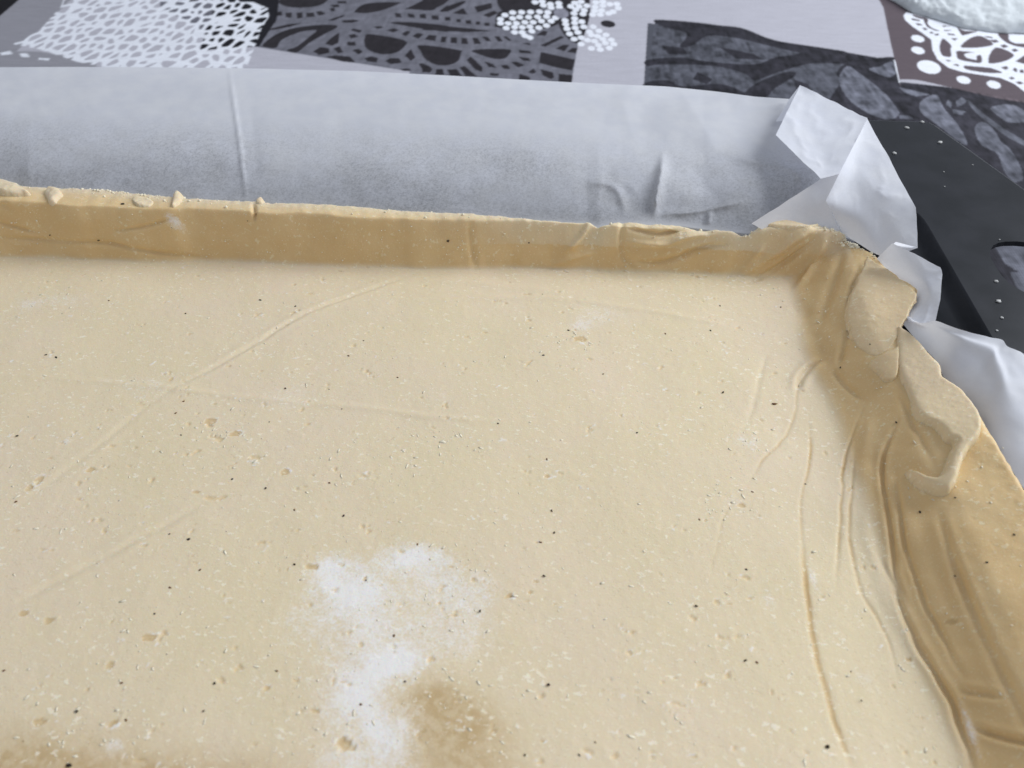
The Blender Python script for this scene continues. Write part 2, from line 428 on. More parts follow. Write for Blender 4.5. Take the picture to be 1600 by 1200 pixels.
    r7 = [[(60,640),(130,545),(220,600),(300,660),(440,780),(520,880),(560,950),(480,1000),(330,960),(170,860),(80,740)],[(725,890),(760,830),(870,790),(930,900),(1040,1030),(1110,1150),(1120,1210),(1050,1180),(900,1060),(760,960)],
      [(945,870),(970,830),(1000,860),(990,900)],[(1030,850),(1080,810),(1130,840),(1080,880),(1040,890)],[(1000,910),(1120,930),(1080,960),(1010,945)],[(1320,900),(1450,870),(1570,900),(1660,1000),(1480,1020),(1380,960)],
      [(560,730),(700,760),(820,790),(700,805),(600,770)],[(310,570),(400,550),(500,510),(540,600),(480,640),(400,620)],[(560,960),(650,970),(680,995),(560,990)]]
    for p in r7: ops.append((W(p, 1300, 0, 16 / 3), LEAF * .85))
    ops.append((W([(1130,830),(1280,960),(1450,1080),(1600,1170),(1700,1260),(1600,1215),(1430,1120),(1200,940)], 1300, 0, 16 / 3), LEAF * .6))
    ops.append((W([(1130,180),(1180,130),(1260,150),(1330,230),(1380,320),(1450,370),(1520,470),(1580,600),(1590,680),(1510,710),(1440,650),(1390,560),(1340,430),(1200,360),(1140,260)], 1340, 170, 1600 / 260), LEAF * .8))
    ops.append((W([(1550,378),(1640,380),(1680,420),(1640,440),(1600,430),(1570,412)]), LEAF * .8))
    ops.append((W([(1578,425),(1600,425),(1630,470),(1600,462),(1588,448)]), LEAF * .8))
    # brown block with white mandala
    ops.append((W([(-60,-300),(0,80),(190,940),(190,905),(400,912),(700,980),(1000,1050),(1300,1120),(1600,1165),(2200,1240),(2200,-300)], 1380, 0, 1600 / 220), BROWN))
    ops.append((W([(120,680),(135,678),(193,940),(180,940)], 1380, 0, 1600 / 220), WHITE))
    for (a, b, rx, ry) in [(393,438,78,38),(395,572,78,40),(520,762,138,72),(912,910,82,42),(1255,965,82,42)]:
        ops.append((ell(a, b, rx, ry, 14, 1380, 0, 1600 / 220), WHITE))
    ops.append((W([(230,180),(260,140),(330,150),(460,180),(700,200),(850,250),(1000,300),(1300,320),(2000,300),(2000,1240),(1600,1040),(1480,950),(1340,890),(1180,865),(900,820),(740,770),(620,680),(560,570),(545,450),(450,380),(330,300),(250,230)], 1380, 0, 1600 / 220), WHITE))
    holes = [[(340,165),(420,190),(500,210),(480,225),(390,205),(345,185)],[(315,205),(410,225),(420,245),(330,230)],[(365,262),(420,270),(450,290),(390,288)],[(440,315),(480,318),(510,335),(470,345)],[(515,370),(550,360),(580,375),(545,385)],[(575,392),(620,380),(640,395),(600,408)],
      [(455,215),(510,225),(505,270),(560,320),(640,350),(590,348),(500,305)],[(670,290),(770,300),(680,308)],[(690,338),(790,345),(700,358)],[(720,378),(810,388),(820,402),(740,398)],[(770,435),(850,435),(810,465)],[(840,310),(920,350),(1070,355),(1000,380),(920,400),(890,395)],
      [(640,530),(660,460),(690,440),(775,520),(765,560),(770,645),(680,635),(650,590)],[(880,530),(960,450),(1060,410),(1150,425),(1250,505),(1100,540),(950,545)],
      [(840,580),(980,590),(1030,600),(950,605),(920,625),(960,660),(1060,680),(1060,640),(1110,630),(1110,715),(960,700),(850,670),(835,620)],[(1195,700),(1200,640),(1250,560),(1300,540),(1400,570),(1485,630),(1400,690),(1280,720),(1200,720)],
      [(700,678),(780,688),(740,702)],[(785,735),(850,728),(862,757)],[(920,748),(1000,752),(1180,768),(1250,783),(1350,830),(1150,828),(940,787)],[(1335,770),(1400,752),(1425,780),(1390,795)],[(1470,800),(1490,770),(1525,790),(1515,825)],[(1545,800),(1590,790),(1600,830),(1560,830)],
      [(1425,890),(1460,873),(1500,895),(1460,907)],[(1500,935),(1550,928),(1600,950),(1540,962)],[(1500,700),(1600,630),(1660,640),(1640,740)],[(1300,385),(1420,390),(1430,450),(1500,490),(1650,500),(1650,540),(1500,522),(1380,470)],[(1325,515),(1380,503),(1425,530),(1370,547)],[(1455,565),(1500,550),(1540,575),(1490,592)],[(1200,455),(1280,450),(1320,475),(1260,487)],[(1140,408),(1230,418),(1260,437),(1180,428)]]
    for p in holes: ops.append((W(p, 1380, 0, 1600 / 220), BROWN))
    # far left corner: black patch on the cloth
    ops.append((W([(-80, 70), (0, 25), (32, -2), (60, -40), (-80, -40)]), BLACK))
    ops.append((W([(0,82),(15,79),(20,84),(2,86)]), WHITE)); ops.append((W([(30,83),(42,83),(47,89),(34,89)]), WHITE)); ops.append((W([(60,90),(78,91),(76,94),(60,93)]), WHITE))
    sp = np.array([0.00068, 0.0011])
    for (jx, jy) in subs:
        cx = x[idx] + jx * sp[0] * 2; cy = y[idx] + jy * sp[1] * 2
        col = np.tile(LIGHT, (len(idx), 1))
        # darker grey stripe on the far left
        col[pip(cx, cy, W([(-80, 95), (25, 80), (112, -2), (150, -60), (-200, -60)]))] = LIGHT * .62
        col[pip(cx, cy, W([(-80, 110), (-80, 78), (60, 80), (150, 95), (150, 110)]))] = LIGHT * .62
        lf = fbm(cx, cy * 1.0, .006, 3, 44) + .8 * fbm(cx * 1.0, cy * .25, .0022, 2, 45)
        for poly, c in ops:
            x0, y0 = poly.min(0); x1, y1 = poly.max(0)
            s = np.where((cx >= x0) & (cx <= x1) & (cy >= y0) & (cy <= y1))[0]
            if len(s) == 0: continue
            s = s[pip(cx[s], cy[s], poly)]
            col[s] = c
        # woven wear of the leaf print
        ml = pip(cx, cy, leafblock) & (np.abs(col - WHITE).sum(1) > .05)
        col[ml] *= np.clip(1 + .62 * lf[ml], .3, 2)[:, None]
        mb = pip(cx, cy, block) & (np.abs(col - WHITE).sum(1) > .05)
        col[mb] *= np.clip(1 + .22 * lf[mb], .3, 2)[:, None]
        # white net lace (far left): cells of a jittered lattice
        net = W([(20,68),(60,48),(95,10),(115,-40),(330,-40),(375,3),(395,3),(418,12),(420,25),(408,45),(402,62),(396,76),(388,98),(385,112),(200,112),(120,96),(60,76)])
        x0, y0 = net.min(0); x1, y1 = net.max(0)
        s = np.where((cx >= x0) & (cx <= x1) & (cy >= y0) & (cy <= y1))[0]
        s = s[pip(cx[s], cy[s], net)]
        gx, gy = 0.0078, 0.0140
        u = cx[s] / gx; v = cy[s] / gy
        iu = np.floor(u); iv = np.floor(v)
        f1 = np.full(len(s), 9.0); f2 = np.full(len(s), 9.0)
        for di in (-2, -1, 0, 1, 2):
            for dj in (-2, -1, 0, 1, 2):
                a = (iu + di).astype(np.int64); b = (iv + dj).astype(np.int64)
                px_ = a + .5 + .42 * (_hash(a, b, 3) * 2 - 1) ; py_ = b + .5 + .42 * (_hash(a, b, 9) * 2 - 1)
                rad = .25 * _hash(a, b, 21)
                d = np.hypot(u - px_, v - py_) - rad
                m = d < f1
                f2 = np.where(m, f1, np.minimum(f2, d)); f1 = np.where(m, d, f1)
        edge = f2 - f1
        inhole = (edge > 0.34)
        dist, _ = pldist(cx[s], cy[s], net, True)
        w = s[(~inhole)]
        col[w] = WHITE
        acc += col
    rgb = np.tile(LIGHT, (len(x), 1))
    rgb[idx] = acc / len(subs)
    me = mesh_from('tablecloth', np.stack([x, y, z], 1), grid_faces(nx, ny))
    point_color(me, 'print', rgb)
    o = link('tablecloth', me, M_CLOTH)
    o['label'] = 'grey and black printed tablecloth with lace, butterfly and leaf motifs under the baking tray'
    o['category'] = 'tablecloth'
build_cloth()

# ================================================================== WHITE TOWEL (far right corner of the table)
def build_towel():
    edge = unl([(1362,-14),(1390,0),(1405,9),(1418,17),(1432,23),(1453,29),(1476,36),(1504,45),(1531,49),(1559,52),(1600,54),(1660,56),(1760,58)], TABLE_Z)[:, :2]
    edge = smooth_pl(edge, 8)
    n = len(edge); rows = 70; V = []
    back = np.array([0.16, 0.99])
    for j in range(rows):
        s = j / (rows - 1)
        dd = 0.26 * s ** 1.6
        h = 0.007 * math.sqrt(1 - (1 - min(1, dd / .007)) ** 2) + .016 * dd / .1
        bx = 0.0
        for i in range(n):
            p = edge[i] + back * (dd + bx)
            V.append((p[0], p[1], TABLE_Z + .0008 + h))
    V = np.array(V)
    V[:, 2] += (0.0035 * fbm(V[:, 0], V[:, 1], .05, 2, 71) + .0016 * fbm(V[:, 0] + V[:, 2], V[:, 1], .004, 3, 72)) * np.clip((V[:, 2] - TABLE_Z) / .006, 0, 1)
    V[:, 1] += .0012 * fbm(V[:, 0] * 3, V[:, 2] * 3, .012, 3, 73)
    me = mesh_from('towel', V, grid_faces(n, rows))
    o = link('folded_towel', me, M_TOWEL)
    o['label'] = 'white fluffy towel lying on the tablecloth, cut off by the photo corner'
    o['category'] = 'towel'
    # short loops of pile along the near edge
    return o
build_towel()

# ================================================================== DOUGH SHAPE (height field)
BACKF = np.array([(-0.36, .2605), (-0.24, .262), (-0.127, .2643), (-0.043, .266), (0.012, .2678), (0.066, .2685), (0.2, .2685)])
LIPZ = np.array([(-0.36, .0275), (-0.24, .0262), (-0.127, .0238), (-0.07, .0228), (0.01, .0212), (0.062, .0195), (0.10, .0215), (0.2, .022)])
def ramp_soft(t, a, b, k):
    sp = lambda v: np.logaddexp(0, v / k) * k
    return sp(t - a) - sp(t - b)
def smax(a, b, k):
    h = np.clip(.5 + .5 * (a - b) / k, 0, 1)
    return b + (a - b) * h + k * h * (1 - h)
def zbase(x, y):
    yf = np.interp(x, BACKF[:, 0], BACKF[:, 1]) + .0014 * vnoise(x / .045, x * 0, 5) + .0004 * vnoise(x / .008, x * 0 + 3, 6)
    zl = np.interp(x, LIPZ[:, 0], LIPZ[:, 1]) + .0003 * vnoise(x / .012, x * 0 + 1, 8) + .0002 * vnoise(x / .004, x * 0 + 7, 9)
    fl = .0064 + .0010 * vnoise(x / .02, x * 0 + 9, 12)
    t = (y - yf) / fl
    zb = zl * ramp_soft(t, 0.0, 1.0, .045)
    # right side: long low slope then a leaning rim
    xr = .1015 + .0012 * vnoise(y / .03, y * 0 + 2, 15) + .0005 * vnoise(y / .011, y * 0 + 2, 16)
    xr = xr + .004 * sstep(.10, .06, y) - .004 * np.exp(-((y - .222) / .022) ** 2)
    d = x - xr
    zr = ramp_soft(d, 0, .009, .0007) * .82 + ramp_soft(d, .009, .0185, .0010) * .96 + ramp_soft(d, .0185, .0372, .0004) * .36
    zl2 = ramp_soft(-.335 - x, 0, .010, .002) * 2.2
    zf = ramp_soft(-.135 - y, 0, .010, .002) * 2.2
    z = smax(zb, zr, .007)
    return np.maximum(np.maximum(z, zl2), zf)

def hit(px, py, fn=zbase, lift=0.0):
    """where the line of sight of a photo point meets the dough surface"""
    d = ray(px, py); d = d / -d[..., 2:3]
    z = np.full(d.shape[0], .034)
    lo = np.zeros(d.shape[0]) - .002
    zz = z.copy(); done = np.zeros(len(z), bool)
    for s in np.linspace(.034, -.0008, 210):
        p = d * (CAM_H - s)
        m = (~done) & (fn(p[:, 0], p[:, 1]) + lift >= s)
        zz[m] = s; done |= m
    zz[~done] = 0
    p = d * (CAM_H - zz)[:, None]; p[:, 2] = zz
    return p

# outer outline of the dough (top of its edge)
OUT_PX = [(-120,275),(-40,279),(0,283),(28,290),(45,297),(70,298),(100,299),(160,302),(190,303),(240,308),(300,312),(400,315),(500,319),(600,323),(700,328),(800,333),(900,338),(918,337),(936,343),(972,335),(1020,338),(1062,339),(1105,345),(1170,351),(1195,346),(1215,342),(1250,343),(1290,348),(1315,354),(1340,365),(1362,376),(1378,390),(1395,408),(1412,430),(1438,452),(1432,462),(1420,482),(1413,500),(1425,518),(1446,540),(1470,566),(1482,590),(1505,605),(1516,618),(1532,640),(1548,668),(1575,712),(1600,752),(1650,835)]
OUTL = unl(OUT_PX, .0225)[:, :2]
OUTL = np.vstack([[(-.36, -.16), (-.36, .295)], OUTL, [(.143, .10), (.143, -.16)]])

def build_dough(root):
    xs = np.concatenate([np.arange(-.36, -.285, .004), np.arange(-.285, .096, .0005), np.arange(.096, .146, .00036)])
    ys = np.concatenate([np.arange(-.16, .045, .004), np.arange(.045, .255, .00048), np.arange(.255, .260, .0003), np.arange(.260, .279, .00015), np.arange(.279, .300, .0003)])
    nx, ny = len(xs), len(ys)
    X, Y = np.meshgrid(xs, ys)
    x = X.ravel(); y = Y.ravel()
    z = zbase(x, y)
    gy_, gx_ = np.gradient(z.reshape(ny, nx), ys, xs)
    NB = np.stack([-gx_.ravel(), -gy_.ravel(), np.ones(nx * ny)], 1); NB /= np.linalg.norm(NB, axis=1)[:, None]
    nd = np.zeros_like(z); Z0 = z.copy()
    slope_zone = sstep(.0006, .004, z)           # 0 on the floor, 1 on walls
    # ---- broad unevenness of a hand-pressed sheet
    z = z + .0006 * fbm(x, y, .05, 2, 21) + .00012 * fbm(x, y, .012, 2, 22)
    nd += (.0008 * fbm(x * .7, y + z, .020, 2, 23) + .00016 * fbm(x, y + z, .007, 2, 24)) * slope_zone
    # ---- creases and ridges read from the photo: points, width, depth (+groove / -ridge), taper
    tint = np.zeros_like(z)
    def crease(px_pts, w, dep, side=0.0, taper=True, jit=.0004, col=0.0):
        nonlocal z, nd
        a = smooth_pl(px_pts, 5)
        P = hit(a[:, 0], a[:, 1])
        x0, y0, _ = P.min(0) - 5 * w; x1, y1, _ = P.max(0) + 5 * w
        s = np.where((x > x0) & (x < x1) & (y > y0) & (y < y1))[0]
        if not len(s): return
        jx = x[s] + jit * fbm(x[s], y[s], .006, 2, 31); jy = y[s] + jit * fbm(x[s], y[s], .006, 2, 32)
        d, t = pldist3(jx, jy, Z0[s], P)
        f = np.minimum(1, 4 * np.minimum(t + .02, 1.02 - t)) if taper else 1.0
        f = f * (.75 + .45 * fbm(x[s], y[s], .014, 2, 33))
        nd[s] -= dep * f * np.exp(-(d / w) ** 2)
        if col: tint[s] = np.maximum(tint[s], col * f * np.exp(-(d / (w * 1.1)) ** 4))
        if side:
            nd[s] += side * f * np.exp(-((d - 2.1 * w) / (1.3 * w)) ** 2)
    crease([(650,428),(560,460),(480,490),(400,535),(330,575),(265,608)], .0010, .0006, .0002)
    crease([(300,590),(240,625),(180,675),(110,730),(30,790)], .0012, .0003, .0001)
    crease([(-30,582),(100,592),(200,600),(265,606),(420,625),(560,637),(700,655),(860,663)], .0014, -.00035)
    crease([(330,780),(260,820),(200,850),(130,888),(60,922),(-10,960)], .0012, .0004, .0001)
    crease([(640,478),(760,466),(860,466),(960,478),(1080,498),(1180,520)], .0018, -.0004)
    crease([(560,452),(700,440),(830,452),(950,470)], .0025, -.0003)
    crease([(1264,640),(1266,720),(1253,770),(1252,830),(1256,880)], .00045, .00030, 0.0, True, .0003, .9)
    crease([(1254,840),(1256,880),(1264,950),(1275,1020),(1292,1080),(1310,1140),(1336,1215)], .00075, .00045, 0.0, True, .0003, 1.6)
    crease([(1262,570),(1248,600),(1241,650),(1222,688),(1190,722),(1165,762)], .00045, .0003, 0.0, True, .0004, .7)
    crease([(1165,762),(1135,800),(1121,850),(1110,905)], .00045, .0002, 0.0, True, .0004, .6)
    crease([(1205,540),(1190,580),(1180,625),(1160,680)], .001, .0003)
    crease([(1285,560),(1268,572),(1252,592),(1246,612)], .0010, .0014, .0006)
    crease([(1352,625),(1338,660),(1325,700),(1317,740),(1313,800),(1309,860),(1305,920)], .00050, .0007, 0.0, True, .0004, 1.0)
    crease([(1336,690),(1332,760),(1326,820),(1333,880),(1348,930),(1372,968),(1392,1010),(1404,1060)], .00050, .0006, 0.0, True, .0003, 1.0)
    crease([(1402,655),(1384,700),(1377,735),(1384,790),(1394,850),(1400,900),(1420,950)], .00070, .0020, .0003, True, .0005)
    crease([(1398,735),(1404,790),(1414,850),(1430,900),(1455,960),(1480,1010),(1510,1060)], .00070, .0015, .0003, True, .0005)
    crease([(1350,760),(1352,820),(1362,870),(1380,920),(1400,965),(1425,1010),(1450,1050)], .0022, -.0008)
    crease([(1415,760),(1425,830),(1445,890),(1470,950),(1500,1010)], .0020, -.0007)
    crease([(1360,650),(1352,700),(1348,760)], .0020, -.0007)
    crease([(1372,870),(1395,910),(1412,960),(1436,1010),(1462,1050),(1490,1100),(1505,1150),(1522,1210)], .0008, .0020, .0003, True, .0005)
    crease([(1480,850),(1505,920),(1530,980),(1560,1040),(1590,1100),(1620,1170)], .0012, .0010, .0002)
    crease([(1465,800),(1490,880),(1520,950),(1545,1000)], .0010, .0009, .0004)
    crease([(1520,1135),(1560,1150),(1600,1160),(1640,1170)], .0008, .0014, .0004)
    crease([(1500,1080),(1540,1085),(1570,1090)], .0008, .0010, .0004)
    # corner folds
    crease([(1145,436),(1180,415),(1215,392),(1250,368),(1280,352)], .0020, -.0030)
    crease([(1165,444),(1205,424),(1245,398),(1275,372)], .0013, .0022)
    crease([(1290,362),(1280,395),(1262,430),(1240,455)], .0018, -.0016)
    crease([(1315,372),(1308,420),(1290,470),(1275,520)], .0022, .0016)
    crease([(1345,410),(1330,450),(1322,500)], .0012, .0016)
    crease([(1195,380),(1180,400),(1160,420)], .0012, -.0014)
    crease([(1245,470),(1268,520),(1290,560),(1300,580)], .003, .0012)
    crease([(1330,500),(1318,540),(1310,575)], .0014, .0018)
    crease([(1300,575),(1320,600),(1350,625)], .0012, .0010)
    crease([(1405,615),(1425,660),(1445,700),(1465,740)], .0012, .0010)
    # folds in the back wall
    crease([(978,356),(1010,362),(1035,366),(1065,360)], .0012, .0030)
    crease([(1035,366),(1070,358),(1110,360)], .0012, .0020)
    crease([(975,376),(1010,380),(1040,380),(1075,368),(1120,366)], .0012, -.0026)
    crease([(975,335),(972,365),(975,400),(990,422)], .0012, .0022)
    crease([(985,405),(1020,412),(1060,402),(1095,388),(1140,382)], .0012, .0024)
    crease([(735,345),(738,380),(742,420)], .0014, .0018)
    crease([(925,345),(905,372),(880,395)], .0012, -.0016)
    crease([(175,360),(215,356),(250,347),(275,338)], .0008, .0016)
    crease([(-20,372),(60,375),(120,378),(175,380),(230,392),(330,404)], .0010, .0016)
    crease([(-20,345),(20,355),(60,366)], .0009, .0014)
    crease([(-40,325),(0,320),(20,330)], .0016, .0014)
    crease([(860,415),(900,400),(935,392)], .0012, -.0010)
    crease([(396,318),(398,330),(400,345)], .0007, .0030)
    # ---- outer edge rounding
    sd, _ = pldist(x, y, OUTL)
    inside = pip(x, y, OUTL)
    sdn = np.where(inside, sd, -sd)
    e = np.clip(1 - sdn / .0030, 0, 1)
    z -= .0045 * (1 - np.sqrt(np.clip(1 - e * e, 0, 1)))
    crumb = fbm(x, y, .0022, 2, 41)
    lipm = np.exp(-np.clip(sdn, 0, 1) / .004)
    z += .0005 * crumb * lipm
    # ---- pits and torn surface
    dens = .55 + .45 * fbm(x, y, .045, 2, 51)
    for (cx, cy, r, s) in [(340,670,50,1),(580,725,90,1),(90,745,90,1),(240,1000,90,.8),(60,1080,110,.9),(700,960,120,.8),(1000,950,130,.6),(280,800,60,.8),(900,530,40,.8),(1170,690,50,.9),(640,700,60,.8),(480,1100,90,1.0),(1080,1080,160,.5)]:
        p = un(float(cx), float(cy), 0.0); rr = r / 1600 * .33
        dens = dens + s * .45 * np.exp(-((x - p[0]) ** 2 + (y - p[1]) ** 2) / rr ** 2)
    pn = fbm(x * 1.0 + .0012 * fbm(x, y, .003, 2, 61), y * 1.25, .0034, 3, 52)
    pits = sstep(.60, .66, pn + .10 * (dens - 1)) * (1 - .7 * slope_zone)
    z -= .0004 * pits
    rim = sstep(.49, .56, pn + .10 * (dens - 1)) * (1 - pits) * (1 - .7 * slope_zone)
    z += .00012 * rim
    micro = fbm(x, y, .0016, 2, 53)
    z += .00003 * micro + .00005 * sstep(.25, .6, fbm(x, y, .0026, 2, 54)) * (1 - slope_zone * .5)
    pitc = pits.copy(); pale_edge = .9 * rim * sstep(-.1, .3, fbm(x, y, .0022, 2, 62)); hole = np.zeros_like(z)  # paler broken edge round the pits, added to the flour mask
    # single pits seen in the photo: x, y, half-width, half-height (photo px), depth
    for (cx, cy, a, b, dep) in [(484,885,13,5,.0012),(449,890,4,3,.001),(540,1164,17,13,.0014),(492,1110,11,6,.001),(416,1074,7,5,.001),(462,1062,9,4,.0008),(705,886,5,3,.0009),(740,905,4,3,.0008),(757,908,5,4,.0008),(795,932,7,5,.001),(836,907,6,4,.0008),(828,924,4,4,.0009),(570,903,4,4,.0008),(1120,941,8,6,.0010),(1140,943,6,3,.0006),(848,1158,6,5,.0008),(328,659,10,7,.0009),(368,678,9,5,.0009),(142,734,10,4,.0008),(60,750,9,6,.0008),(45,763,8,6,.0008),(306,769,8,3,.0008),(445,738,7,5,.0008),(267,592,5,4,.0008),(232,996,14,7,.0007),(178,1128,14,8,.0008),(60,1127,10,7,.0008),(905,532,10,6,.0007),(1158,791,7,4,.0008),(855,744,9,5,.0006),(1206,1084,5,6,.0008),(1421,1030,6,4,.001),(1484,972,12,5,.0012),(171,1040,7,8,.0006),(75,968,14,5,.0006),(36,958,8,6,.0006)]:
        P = hit(np.array([cx, cx + a, cx], float), np.array([cy, cy, cy + b], float))[:, :2]
        ra = .75 * np.linalg.norm(P[1] - P[0]); rb = .75 * np.linalg.norm(P[2] - P[0])
        s = np.where((np.abs(x - P[0][0]) < 3 * ra) & (np.abs(y - P[0][1]) < 3 * rb))[0]
        if not len(s): continue
        q = np.hypot((x[s] - P[0][0]) / ra, (y[s] - P[0][1]) / rb) + .95 * fbm(x[s], y[s], .0018, 3, 55 + cx % 7)
        m = sstep(1.08, .88, q)
        z[s] -= dep * .28 * m
        z[s] += .00010 * np.exp(-((q - 1.35) / .25) ** 2)
        pitc[s] = np.maximum(pitc[s], m); hole[s] = np.maximum(hole[s], m)
        side_ = .45 + .55 * sstep(-.4, .6, (x[s] - P[0][0]) / ra)  # pit edge is paler on its right side
        pale_edge[s] = np.maximum(pale_edge[s], 1.0 * side_ * np.exp(-((q - 1.40) / .30) ** 2) * sstep(-.25, .25, fbm(x[s], y[s], .0016, 2, 63)))
    # ---- masks
    flour = np.zeros_like(x)
    for (cx, cy, a, b, s) in [(535,905,48,36,.9),(512,888,22,20,.6),(575,930,30,20,.3),(640,873,48,22,.85),(690,905,60,30,.42),(640,960,120,60,.34),(740,930,35,40,.38),(628,1028,36,24,.85),(595,1050,40,22,.6),(560,1085,48,32,.75),(580,1130,60,36,.62),(548,1190,50,40,.5),(610,1180,36,45,.45),(540,1000,90,70,.34),(500,960,60,50,.2),(905,510,16,12,.35),(940,495,50,22,.22),(275,349,12,7,.9),(40,478,24,10,.3),(100,470,40,12,.25),(1165,690,26,12,.28),(1148,785,16,10,.28),(1270,905,6,22,.4),(1350,1060,16,12,.28),(1515,1140,8,40,.6),(1200,940,14,14,.35),(660,620,60,20,.15),(460,620,60,25,.2),(230,600,80,20,.2),(180,1165,14,12,.55),(700,1000,60,30,.25)]:
        P = hit(np.array([cx, cx + a, cx], float), np.array([cy, cy, cy + b], float))[:, :2]
        ra = max(np.linalg.norm(P[1] - P[0]), .0008); rb = max(np.linalg.norm(P[2] - P[0]), .0008)
        flour += s * np.exp(-((x - P[0][0]) / ra) ** 2 - ((y - P[0][1]) / rb) ** 2)
    flour = np.clip(flour * (1 + .55 * fbm(x, y, .009, 4, 56)), 0, 1) * (1 - .75 * pitc)
    flour = np.maximum(flour, pale_edge * (1 - slope_zone))
    bare = np.clip(slope_zone * .95 + .42 * pitc, 0, 1)
    bare = np.maximum(bare, tint)
    bare = np.maximum(bare, .25 * sstep(.1, .6, fbm(x, y, .05, 2, 57)))
    bare = bare * (1 - .85 * np.exp(-(np.clip(sdn, 0, 1) / .0065) ** 2) * (z > .012) * (x < .122))
    brown_tone = np.zeros_like(x)  # browner tone for the front patches, the pits and the groove lines
    for (cx, cy, a, b, s) in [(690,1120,70,58,.85),(745,1165,75,60,.5),(665,1090,40,26,.35),(710,1215,110,40,.5),(30,1225,230,80,1.0),(330,1235,150,58,.65)]:  # the lower-left ones paint a soft shadow into the colour
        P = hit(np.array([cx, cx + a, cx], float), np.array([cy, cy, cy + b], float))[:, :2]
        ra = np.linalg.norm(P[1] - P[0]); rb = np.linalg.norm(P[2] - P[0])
        brown_tone += s * np.exp(-(((x - P[0][0]) / ra) ** 2 + ((y - P[0][1]) / rb) ** 2) ** 1.4)
    brown_tone = brown_tone + .45 * hole + .75 * np.where(tint > .6, tint, tint * .5) * (1 - slope_zone)
    brown_tone = np.clip(brown_tone * (1 + .30 * fbm(x, y, .006, 4, 58)), 0, .90) * (1 - .8 * flour)
    # ---- mesh, cut at the outline
    F = grid_faces(nx, ny)
    keep = (sdn[F] > -.00005).all(1)
    F = F[keep]
    used = np.zeros(len(x), bool); used[F.ravel()] = True
    remap = np.cumsum(used) - 1
    V = np.stack([x, y, z], 1) + NB * nd[:, None]
    me = mesh_from('dough_sheet', V[used], remap[F])
    point_color(me, 'mask', np.stack([flour, bare, brown_tone], 1)[used])
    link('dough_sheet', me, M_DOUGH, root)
    Z = (z + nd * NB[:, 2]).reshape(ny, nx)
    def zfin(qx, qy):
        i = np.clip(np.searchsorted(xs, qx) - 1, 0, nx - 2); j = np.clip(np.searchsorted(ys, qy) - 1, 0, ny - 2)
        tx = np.clip((qx - xs[i]) / (xs[i + 1] - xs[i]), 0, 1); ty = np.clip((qy - ys[j]) / (ys[j + 1] - ys[j]), 0, 1)
        return (Z[j, i] * (1 - tx) + Z[j, i + 1] * tx) * (1 - ty) + (Z[j + 1, i] * (1 - tx) + Z[j + 1, i + 1] * tx) * ty
    return zfin

